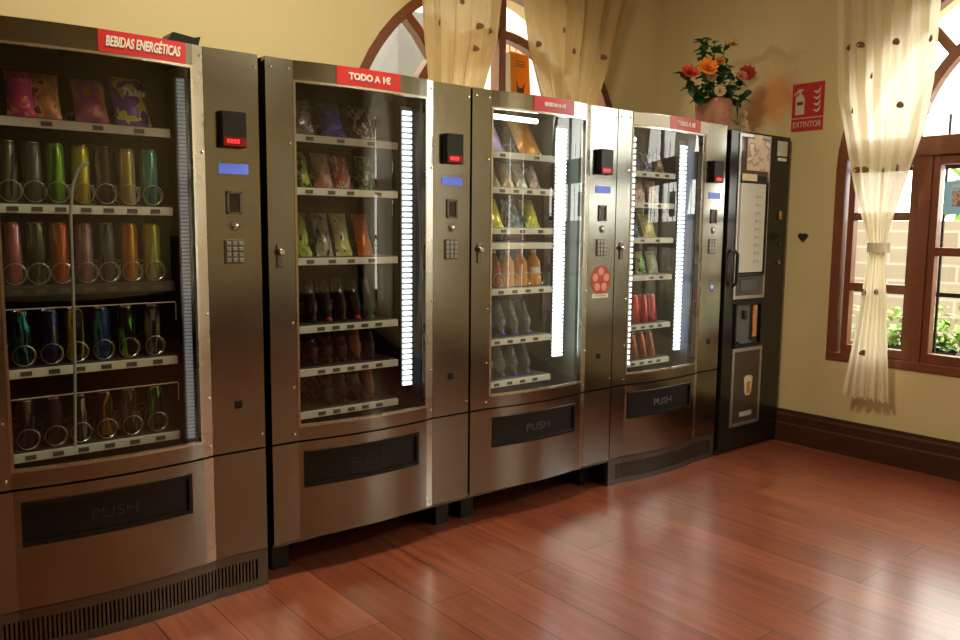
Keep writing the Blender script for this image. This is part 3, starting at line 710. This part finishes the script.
row_cans(m1, 'leftmost', 1, S1[1], C1, [('pale olive', canm((.16, .17, .12), (.25, .25, .2), K)), ('dull grey', canm((.13, .14, .14), (.22, .23, .2), K, 4, 1)), ('bright green', canm((.16, .42, .03), (.22, .55, .05), (.05, .16, .02), 2, 2)),
    ('yellow gold', canm((.60, .52, .05), (.75, .65, .1), K, 3, 3)), ('black and brown', canm((.06, .04, .03), (.12, .08, .05), (.3, .3, .3), 4, 4)), ('gold and silver', canm((.62, .48, .12), (.72, .68, .5), (.3, .2, .05), 2, 5)), ('pale teal', canm((.10, .45, .42), (.25, .6, .55), (.05, .2, .3), 3, 6))], .178, group=g1)
row_cans(m1, 'leftmost', 2, S1[2], C1, [('dusty pink', canm((.5, .16, .18), (.6, .3, .3), K, 3, 7)), ('charcoal', canm((.05, .055, .05), (.12, .13, .1), (.4, .4, .2), 6, 8)), ('orange', canm((.62, .17, .03), (.5, .1, .05), (.7, .4, .2), 3, 9)),
    ('pinkish grey', canm((.42, .26, .28), (.3, .16, .2), (.6, .5, .5), 3, 10)), ('blue grey', canm((.10, .13, .15), (.2, .22, .24), K, 3, 11)), ('bright orange', canm((.75, .22, .04), (.72, .45, .08), (.4, .08, .02), 3, 12)), ('yellow and green', canm((.60, .60, .12), (.3, .5, .12), (.8, .8, .5), 3, 13))], .185, group=g1)
row_cans(m1, 'leftmost', 3, S1[3], C1b, [('black and teal', canm(K, (.02, .35, .30), K, 4, 14)), ('black and navy', canm((.015, .02, .07), (.03, .05, .2), (.3, .3, .05), 4, 15)), ('black and yellow', canm(K, (.55, .45, .02), (.7, .6, .05), 3, 16)),
    ('blue and teal', canm((.02, .05, .2), (.04, .3, .35), (.3, .35, .4), 4, 17)), ('black and lime', canm(K, (.15, .6, .02), K, 4, 18)), ('black and silver', canm((.03, .03, .03), (.25, .25, .22), (.5, .5, .05), 4, 19))], .165, group=g1)
row_cans(m1, 'leftmost', 4, S1[4], C1b, [('black and grey', canm(K, (.12, .12, .12), K, 4, 20)), ('plain black', canm(K, (.03, .03, .03), K, 4, 21)), ('black and white', canm(K, (.3, .3, .3), K, 4, 22)),
    ('black and amber', canm(K, (.4, .18, .02), K, 3, 23)), ('dark silver', canm((.02, .02, .02), (.18, .18, .17), K, 5, 24)), ('black and green', canm(K, (.10, .4, .03), K, 4, 25))], .15, group=g1)
# machine 2
def row_bags(mach, mword, ri, zs, items, wd, hh, T, lean, kind, cat, group, sd):
    for i, (x, look, a, b, c) in enumerate(items):
        put(kind, cat, look, POS[len(items)][i], ri, mach, mword, x, zs, bag_meshes(wd, hh, T, pack_mat(a, b, c, .25, .35, 3.5, sd+i*2.1), sd*10+i), lean, .0, .0, group)
row_bags(m2, 'second', 0, S2[0], [(.195, 'silver and plum crisp bag', (.35, .32, .38), (.16, .06, .2), (.6, .55, .6)), (.321, 'deep blue crisp bag', (.03, .04, .35), (.08, .10, .6), K), (.449, 'black and white crisp bag', (.05, .04, .07), (.6, .55, .65), K)], .10, .14, .05, 22, 'crisp_bag', 'crisp bag', 'crisp bags in the second machine', 1)
row_bags(m2, 'second', 1, S2[1], [(.19, 'olive snack packet', (.35, .38, .06), K, (.1, .2, .05)), (.28, 'pale pink snack packet', (.45, .33, .27), (.5, .1, .1), (.2, .25, .1)), (.36, 'red and white snack packet', (.45, .05, .05), (.6, .58, .5), K), (.47, 'green and white snack packet', (.04, .13, .07), (.45, .5, .42), (.02, .06, .03))], .075, .14, .04, 22, 'snack_packet', 'snack packet', 'snack packets in the second machine', 2)
row_bags(m2, 'second', 2, S2[2], [(.19, 'lime green biscuit packet', (.4, .42, .08), (.2, .3, .05), K), (.28, 'silver biscuit packet', (.35, .34, .28), (.2, .2, .15), K), (.36, 'yellow and silver biscuit packet', (.5, .48, .1), (.55, .57, .6), K), (.455, 'orange biscuit packet', (.5, .12, .03), (.6, .2, .05), (.25, .05, .02))], .07, .17, .035, 20, 'biscuit_packet', 'biscuit packet', 'biscuit packets in the second machine', 3)
CLEAR = liquid('clear_water_bottle', (.75, .85, .88), .85); GREENB = liquid('dark_green_drink', (.03, .10, .05), .4); COLA = liquid('cola_drink', (.04, .015, .01), .3); AMBER = liquid('amber_drink', (.45, .16, .03), .4); OJ = liquid('orange_juice', (.85, .36, .02), .1)
CAPB = mat('blue_cap', (.05, .08, .45), .4); CAPK = mat('dark_cap', (.02, .02, .02), .4); CAPG = mat('green_cap', (.02, .15, .05), .4); CAPR = mat('red_cap', (.5, .03, .02), .4); CAPW = mat('white_cap', (.8, .8, .78), .4)
CLEARL = mat('pale_blue_label', (.12, .20, .24), .25, .3)
LABW = mat('white_label', (.7, .72, .72), .5); LABD = mat('dark_label', (.05, .05, .06), .5); LABR = mat('red_label', (.4, .04, .03), .5); LABO = mat('orange_label', (.6, .25, .03), .5)
def upturned(parts, h):
    parts = parts[:2]
    for nm, me in parts:
        me.transform(Matrix.Translation((0, 0, h)) @ Matrix.Rotation(PI, 4, 'X'))
    return parts
def row_bottles(mach, mword, ri, zs, X, specs, h, r, lean, group):
    for i, (x, (look, lq, cp, lb)) in enumerate(zip(X, specs)):
        bm_ = bottle_meshes(h, r, lq, cp, lb)
        put('drink_bottle', 'bottle', look, POS[len(X)][i], ri, mach, mword, x, zs, upturned(bm_, h) if lean > 15 else bm_, lean, group=group)
gb = 'small drink bottles in the second machine'
row_bottles(m2, 'second', 3, S2[3], cols(5, .23, .48), [('cola bottle', COLA, CAPK, LABD), ('upturned dark bottle, red cap', COLA, CAPR, LABR), ('dark cola bottle', COLA, CAPK, LABD), ('upturned brown bottle, red cap', COLA, CAPR, LABR), ('upturned dark green bottle', GREENB, CAPG, LABW)], .165, .026, 25, gb)
row_bottles(m2, 'second', 4, S2[4], cols(5, .23, .48), [('black bottle', COLA, CAPK, LABD), ('dark brown bottle', COLA, CAPK, LABD), ('smoky dark bottle', COLA, CAPK, LABW), ('amber bottle', AMBER, CAPK, LABO), ('upturned dark brown bottle', COLA, CAPK, LABW)], .14, .025, 25, gb)
row_bottles(m2, 'second', 5, S2[5], cols(4, .29, .48), [('black bottle', COLA, CAPK, LABD), ('dim black bottle', COLA, CAPK, LABD), ('upturned dark brown bottle', COLA, CAPK, LABO), ('small amber bottle', AMBER, CAPR, LABO)], .13, .024, 25, gb)
# machine 3
row_bags(m3, 'third', 0, S3[0], [(.21, 'lilac chocolate bag', (.45, .36, .68), (.8, .65, .2), (.6, .55, .8)), (.43, 'orange crisp bag', (.80, .28, .03), (.85, .42, .05), (.15, .3, .5))], .135, .19, .055, 33, 'crisp_bag', 'crisp bag', 'large bags in the third machine', 4)
row_bags(m3, 'third', 1, S3[1], [(.22, 'brown and green snack packet', (.25, .2, .08), (.15, .2, .08), (.4, .3, .2)), (.30, 'pink and green snack packet', (.6, .3, .28), (.3, .5, .2), (.8, .8, .7)), (.38, 'white snack packet', (.65, .63, .58), (.4, .4, .38), (.3, .2, .2)), (.46, 'white and pink snack packet', (.65, .6, .55), (.55, .2, .22), (.3, .3, .3))], .07, .125, .035, 28, 'snack_packet', 'snack packet', 'snack packets in the third machine', 5)
row_bags(m3, 'third', 2, S3[2], [(.23, 'yellow snack bag', (.78, .68, .05), (.8, .75, .3), (.5, .5, .02)), (.34, 'dark blue snack bag', (.03, .06, .12), (.15, .35, .5), K), (.45, 'yellow green snack bag', (.7, .65, .06), (.3, .5, .15), (.75, .75, .3))], .085, .14, .045, 26, 'snack_bag', 'snack bag', 'small bags in the third machine', 6)
row_bottles(m3, 'third', 4, S3[4], cols(4, .22, .46), [('red brown juice bottle', AMBER, CAPW, LABR), ('orange juice bottle', OJ, CAPW, LABO), ('ribbed orange juice bottle', OJ, CAPW, LABO), ('pale yellow juice bottle', OJ, CAPW, LABW)], .165, .033, 4, 'juice bottles in the third machine')
gw = 'water bottles in the third machine'
for ri in (5, 6):
    for i, x in enumerate(cols(4, .2, .43)):
        put('water_bottle', 'bottle', 'upturned water bottle, blue cap', POS[4][i], ri, m3, 'third', x, S3[ri], upturned(bottle_meshes(.165 if ri == 5 else .155, .032, CLEAR, CAPB, CLEARL), .165 if ri == 5 else .155), 27, group=gw)
# machine 4
row_bags(m4, 'fourth', 0, S4[0], [(.27, 'blue snack packet', (.05, .08, .35), (.4, .45, .6), K), (.37, 'dark blue snack packet', (.06, .06, .2), (.5, .5, .6), K), (.46, 'brown snack packet', (.25, .12, .08), (.5, .4, .3), K)], .075, .11, .04, 20, 'snack_packet', 'snack packet', 'snack packets in the fourth machine', 7)
row_bags(m4, 'fourth', 1, S4[1], [(.31, 'pink and white snack packet', (.65, .35, .3), (.7, .65, .6), (.5, .1, .1)), (.42, 'white and red snack packet', (.7, .6, .5), (.6, .15, .12), (.7, .7, .6))], .085, .12, .04, 18, 'snack_packet', 'snack packet', 'snack packets in the fourth machine', 8)
row_bags(m4, 'fourth', 2, S4[2], [(.27, 'navy snack bag', (.03, .04, .15), (.1, .15, .4), K), (.40, 'yellow and white snack bag', (.7, .6, .12), (.8, .75, .5), (.4, .3, .05))], .10, .13, .045, 22, 'snack_bag', 'snack bag', 'snack bags in the fourth machine', 9)
row_bags(m4, 'fourth', 3, S4[3], [(.34, 'green snack packet', (.10, .35, .06), (.5, .6, .4), K), (.44, 'clear and white sandwich pack', (.5, .52, .5), (.3, .45, .2), (.6, .6, .6))], .08, .12, .045, 18, 'snack_packet', 'snack packet', 'snack packets in the fourth machine', 11)
row_cans(m4, 'fourth', 4, S4[4], cols(4, .235, .44), [('dark red', canm((.4, .02, .03), (.5, .04, .04), K, 3, 30)), ('red', canm((.6, .02, .03), (.5, .03, .03), (.5, .5, .5), 3, 31)), ('bright red', canm((.65, .03, .03), (.5, .02, .02), (.7, .7, .7), 3, 32)), ('crimson', canm((.6, .02, .06), (.55, .03, .03), K, 3, 33))], .145, 9, .026, 'red cans in the fourth machine')
row_cans(m4, 'fourth', 5, S4[5], cols(4, .235, .44), [('dark rust', canm((.3, .08, .04), K, K, 3, 34)), ('rust red', canm((.42, .10, .05), (.25, .06, .04), K, 3, 35)), ('copper red', canm((.45, .12, .06), (.3, .05, .03), K, 3, 36)), ('brown red', canm((.35, .09, .06), (.5, .3, .25), K, 3, 37))], .135, 14, .025, 'rust red cans in the fourth machine')

# ------------------------------------------------------------------ coffee machine
cm = thing('coffee_machine', 'tall black hot drinks machine in the corner beside the right wall', 'coffee machine', (3.86, 0, 0))
cm.location = (3.862, 0, 0); W5 = .595
MB().box(0, W5, .012, .70, .0, 1.812, .004).build('cabinet', BLACKGLOSS, cm)
FRM = mat('satin_aluminium', (.5, .5, .49), .35, .9)
MB().box(.0, W5, -.008, .014, .03, 1.812, .003).build('front_door', BLACKGLOSS, cm)
def frame(x0, x1, z0, z1, wd, nm='trim_frame', m=FRM, y=-.014):
    f = MB(); f.box(x0, x0+wd, y, -.006, z0, z1, .001); f.box(x1-wd, x1, y, -.006, z0, z1, .001)
    f.box(x0+wd, x1-wd, y, -.006, z1-wd, z1, .001); f.box(x0+wd, x1-wd, y, -.006, z0, z0+wd, .001)
    return f.build(nm, m, cm)
frame(.075, .385, .885, 1.80, .018)
MB().box(.095, .367, -.0115, -.006, 1.575, 1.782).build('top_glass', mat('smoked_glass', (.10, .09, .08), .1), cm)
po = MB().box(.150, .372, -.0155, -.012, 1.602, 1.776, .001).build('drink_poster', pack_mat((.70, .62, .52), (.50, .36, .28), (.85, .8, .72), .35, 0, 3, 2.0), cm)
MB().box(.21, .285, -.018, -.0155, 1.745, 1.80).build('taped_note', mat('cream_paper', (.80, .72, .5), .6), cm)
MB().box(.11, .25, -.018, -.012, 1.538, 1.582).build('taped_note', mat('cream_paper', (.80, .72, .5), .6), cm)
frame(.10, .372, 1.015, 1.545, .014, 'window_surround', BLACK, -.018)
mp_ = MB().box(.094, .340, -.022, -.012, 1.035, 1.53, .002).build('menu_panel', mat('pale_menu_board', (.62, .62, .55), .25), cm)
bt = MB()
for r in range(9):
    MB().box(.245, .30, -.024, -.022, 1.09+r*.045, 1.104+r*.045).build('selection_line', mat('faint_grey_print', (.42, .42, .38), .4), mp_)
MB().box(.09, .372, -.0125, -.006, .905, 1.012).build('cup_bay', mat('smoked_glass', (.10, .09, .08), .1), cm)
MB().box(.14, .30, -.016, -.012, .93, .99, .003).build('cup_shelf', mat('greenish_panel', (.06, .09, .08), .4), cm)
# drink outlet recess
oc = frame(.10, .365, .61, .862, .012, 'outlet_surround', BLACK, -.02)
MB().box(.115, .245, -.014, -.006, .625, .85, .002).build('dispensing_bay', mat('bay_grey', (.10, .11, .115), .3), cm)
MB().lathe([(.012, 0), (.016, .02), (.016, .05)], n=12, mtx=Matrix.Translation((.18, -.028, .77))).build('spout', GREYMETAL, cm, True)
MB().box(.12, .24, -.035, -.014, .632, .645, .002).build('drip_tray', GREYMETAL, cm)
MB().box(.285, .325, -.013, -.006, .66, .845, .002).build('picture_strip', pack_mat((.55, .2, .05), (.75, .45, .12), (.3, .08, .03), .4, 0, 5, 1.0), cm)
frame(.095, .392, .148, .602, .02)
MB().box(.115, .372, -.0115, -.006, .168, .582).build('lower_glass', mat('brown_smoked_glass', (.055, .04, .03), .15), cm)
# coffee cup emblem on the lower panel
cup = MB(); cup.plate([(-.042, .05), (-.034, -.035), (-.02, -.055), (.02, -.055), (.034, -.035), (.042, .05), (.02, .062), (-.02, .062)], -.0145, -.0115)
cup.bm.verts.ensure_lookup_table(); bmesh.ops.translate(cup.bm, verts=cup.bm.verts, vec=(.262, 0, .375))
ce = cup.build('cup_emblem', mat('cream_print', (.62, .52, .30), .5), cm)
MB().box(.247, .277, -.016, -.0145, .335, .40, .003).build('emblem_centre', mat('amber_print', (.40, .2, .06), .5), ce)
MB().box(.19, .31, -.0125, -.0115, .200, .228).build('printed_caption', mat('silver_print', (.4, .4, .38), .4), cm)
MB().box(.46, .565, -.0105, -.008, 1.70, 1.785, .001).build('price_sticker', mat('pale_sticker', (.55, .58, .5), .4), cm)
MB().box(.468, .56, -.0105, -.008, 1.672, 1.69, .001).build('price_sticker', WHITE, cm)
MB().box(.50, .53, -.018, -.008, 1.335, 1.385, .003).build('coin_slot', BRASS, cm)
MB().lathe([(.012, 0), (.012, .01)], n=12, mtx=Matrix.Translation((.525, -.008, 1.085)) @ RX).build('lock', BRASS, cm, True)
MB().lathe([(.008, 0), (.008, .008)], n=12, mtx=Matrix.Translation((.53, -.008, 1.19)) @ RX).build('lock', GREYMETAL, cm, True)
MB().tube([(.05, -.02, 1.16), (.05, -.045, 1.14), (.05, -.045, .98), (.05, -.02, .96)], .010, 8).build('door_handle', BLACK, cm, True)

# ------------------------------------------------------------------ things on and around
bx = MB(); bx.plate([(0, 0), (.105, 0), (.10, .012), (.108, .042), (.088, .036), (.02, .044), (.004, .02)], 0, .09)
bb = bx.build('plastic_cap', BLACK); bb.location = (.89, .06, 1.8305); tag(bb, 'small black plastic piece lying on top of the leftmost machine', 'plastic piece')

# flower vase
vz = 1.8125
vs = thing('flower_vase', 'square pink and orange ceramic vase of silk flowers on the black coffee machine', 'vase', (3.985, .2, vz))
PINK = pack_mat((.48, .22, .13), (.55, .15, .12), (.60, .34, .2), .45, 0, 2.2, .4)
mb = MB(); rings = []
for z, wd in ((0, .066), (.01, .074), (.16, .082), (.185, .080), (.195, .072), (.192, .062), (.16, .06)):
    rings.append([Vector((wd*math.copysign(abs(math.cos(a))**.35, math.cos(a)), wd*math.copysign(abs(math.sin(a))**.35, math.sin(a)), z)) for a in [2*PI*(i+.5)/32 for i in range(32)]])
mb.loft(rings).build('pot', PINK, vs, True)
fr = random.Random(21)
def flower(par, p, col, r, nm='flower'):
    mb = MB(); n = 10; c = Vector(p)
    ax = Vector((-.62+fr.uniform(-.25, .25), -.62, .35+fr.uniform(-.2, .3))).normalized(); e1 = ax.cross(Vector((0, 0, 1))).normalized(); e2 = ax.cross(e1)
    for ring, (rr, tilt) in enumerate(((r, .2), (r*.78, .6), (r*.5, 1.05))):
        for i in range(n-ring*2):
            a = 2*PI*i/(n-ring*2)+ring*.4; d = (e1*math.cos(a)+e2*math.sin(a))*math.cos(tilt)+ax*math.sin(tilt)
            leaf(mb, c, d, rr, rr*.85, -ax)
    return mb.build(nm, col, par)
stems = MB(); lv = MB(); heads = []
tips = [(-.17, -.02, .37, 'o'), (-.09, .03, .47, 'g'), (-.02, 0, .55, 'g'), (.12, .02, .56, 'y'), (.27, .02, .40, 'r'), (-.30, 0, .325, 'r2'), (.05, -.04, .42, 'g'), (.14, -.03, .36, 'p'), (.3, -.02, .25, 'g'), (.17, .03, .25, 'g'), (-.22, .02, .25, 'g'), (-.09, -.05, .24, 'w'), (-.11, 0, .33, 'w'), (.08, -.05, .22, 'g'), (-.02, -.05, .3, 'g'), (.24, 0, .33, 'g'), (0, .04, .2, 'm'), (-.03, .0, .43, 'y2'), (-.13, 0, .54, 'g')]
for (x, y, z, k) in tips:
    z = .12+(z-.12)*.92; stems.tube([(x*.12, y*.2, .12), (x*.4, y*.6, .12+(z-.12)*.5), (x, y, z)], .003, 5)
    heads.append((x, y, z, k))
    nl = 9 if k != 'g' else 16
    for i in range(nl):
        t = fr.uniform(.55, 1.0); p = Vector((x*t, y*t, .1+(z-.1)*t)); d = Vector((fr.uniform(-1, 1), fr.uniform(-.8, .5), fr.uniform(-.5, .7)))
        leaf(lv, p, d, fr.uniform(.045, .068), fr.uniform(.042, .058))
for i in range(3): leaf(lv, Vector((.09, -.08, .2-.02*i)), Vector((.15, -.3, -1)), .09, .05)
stems.build('stems', LEAFM[3], vs); lv.build('leaves', LEAFM[3], vs)
CF = {'o': ((.85, .27, .02), .06), 'y': ((.62, .40, .08), .032), 'y2': ((.6, .25, .04), .034), 'r': ((.45, .03, .03), .055), 'r2': ((.6, .07, .02), .055), 'p': ((.6, .22, .16), .036), 'w': ((.6, .46, .3), .036), 'm': ((.15, .03, .05), .04)}
for (x, y, z, k) in heads:
    if k in CF: flower(vs, (x, y-.05, z-.015), mat('petal_'+k, CF[k][0], .6), CF[k][1])
# figurine
fg = thing('figurine', 'small pale seated angel figurine beside the vase on the coffee machine', 'figurine', (4.285, .2, vz))
CER = mat('pale_ceramic', (.62, .50, .33), .35)
mb = MB(); mb.lathe([(0, 0), (.055, 0), (.058, .012), (.042, .04), (.03, .075), (.026, .10), (.012, .112), (.011, .118)], n=16); mb.build('robe', CER, fg, True)
mb = MB(); mb.lathe([(0, -.024), (.014, -.02), (.022, -.006), (.022, .008), (.014, .02), (0, .025)], c=(0, 0, .14), n=14); mb.build('head', CER, fg, True)
for s in (-1, 1):
    mb = MB(); mb.tube([(s*.02, .0, .095), (s*.036, -.012, .072), (s*.02, -.032, .06)], .009, 8, .006); mb.build('arm', CER, fg, True)
    mb = MB(); leaf(mb, Vector((s*.01, .02, .06)), Vector((s*.6, .25, .8)), .075, .045); mb.build('wing', CER, fg)
fg.location.z += 0

# fire extinguisher sign
sg = thing('fire_sign', 'red EXTINTOR fire extinguisher sign on the right wall', 'sign', (XR, -.09, 1.847), (0, 0, -PI/2))
FR = mat('fire_red', (.50, .02, .03), .4); FW = mat('sign_cream', (.62, .52, .36), .5)
MB().box(-.097, .097, -.004, 0, 0, .272).build('sign_board', FR, sg)
MB().box(-.094, .094, -.0055, -.004, .072, .077).build('sign_line', FW, sg)
text('sign_lettering', 'EXTINTOR', .047, FW, sg, Matrix.Translation((0, -.0055, .036)) @ RX, sx=.76, bold=.0006, ext=.0005)
pc = MB()
pc.plate([(-.075, .095), (-.02, .095), (-.02, .185), (-.03, .205), (-.042, .212), (-.042, .228), (-.03, .232), (-.03, .24), (-.06, .24), (-.085, .215), (-.085, .205), (-.058, .226), (-.055, .212), (-.068, .204), (-.075, .19)], -.0055, -.004)
pc.build('extinguisher_pictogram', FW, sg)
MB().box(-.066, -.029, -.0065, -.0055, .150, .168).build('pictogram_band', mat('sign_dark', (.12, .03, .02), .5), sg)
fm = MB()
for i, z in enumerate((.105, .14, .175, .21)):
    fm.plate([(.03, z+.012), (.042, z+.004), (.052, z-.004), (.065, z-.002), (.075, z+.012), (.078, z+.036), (.068, z+.02), (.058, z+.012), (.045, z+.013)], -.0055, -.004)
fm.build('flame_pictogram', FW, sg)
# heart shaped hook
hk = thing('wall_hook', 'small dark heart shaped hook on the right wall under the fire sign', 'hook', (XR, -.105, 1.235), (0, 0, -PI/2))
pts = []
for i in range(28):
    a = 2*PI*i/28; pts.append((.0019*16*math.sin(a)**3*.95, .0019*(13*math.cos(a)-5*math.cos(2*a)-2*math.cos(3*a)-math.cos(4*a))*.95))
MB().plate(pts, -.014, 0).build('heart_plate', mat('dark_bronze', (.07, .055, .045), .4, .6), hk)
MB().lathe([(.004, 0), (.004, .014), (.007, .018), (0, .020)], n=10, mtx=Matrix.Translation((0, -.012, 0)) @ RX).build('peg', mat('dark_bronze', (.07, .055, .045), .4, .6), hk, True)
# orange notice on the back window glass, white sheet behind it
pn = thing('orange_notice', 'orange paper notice taped to the arched back window between the curtains', 'notice', (3.215, YB+.005, 1.95))
MB().plate([(-.07, 0), (.085, -.005), (.06, .315), (-.085, .325)], 0, .002).build('sheet', paper_mat('orange_paper', (.80, .30, .02)), pn)
OP = mat('brown_print', (.25, .10, .03), .6)
for i, z in enumerate((.285, .27, .258)): MB().box(-.045, .03, -.001, 0, z-.012, z-.006).build('printed_line', OP, pn)
lg = MB(); lg.plate([(-.03, .10), (-.035, .17), (-.02, .13), (.01, .128), (.03, .165), (.022, .10)], -.001, 0); lg.build('printed_emblem', mat('dark_print', (.08, .03, .02), .6), pn)
ws = MB().plate([(-.06, 0), (.055, 0), (.05, .33), (-.055, .30)], 0, .002).build('paper_sheet', paper_mat('white_sheet', (.75, .72, .62))); ws.location = (3.158, YB+.02, 1.95)
tag(ws, 'white paper sheet beside the orange notice on the back window', 'paper')
bl = thing('blue_notice', 'pale blue notice with a red and white picture on the right window glass', 'notice', (XR+.008, -.93, 1.36), (0, 0, -PI/2))
MB().box(-.075, .09, 0, .002, 0, .17).build('sheet', paper_mat('pale_blue_paper', (.40, .62, .72)), bl)
MB().box(-.035, .05, -.001, 0, .04, .12, .0004).build('printed_picture', pack_mat((.65, .55, .5), (.45, .12, .15), (.2, .25, .4), .5, 0, 5, 1), bl)
MB().box(-.04, .06, -.001, 0, .135, .15).build('printed_line', WHITE, bl)
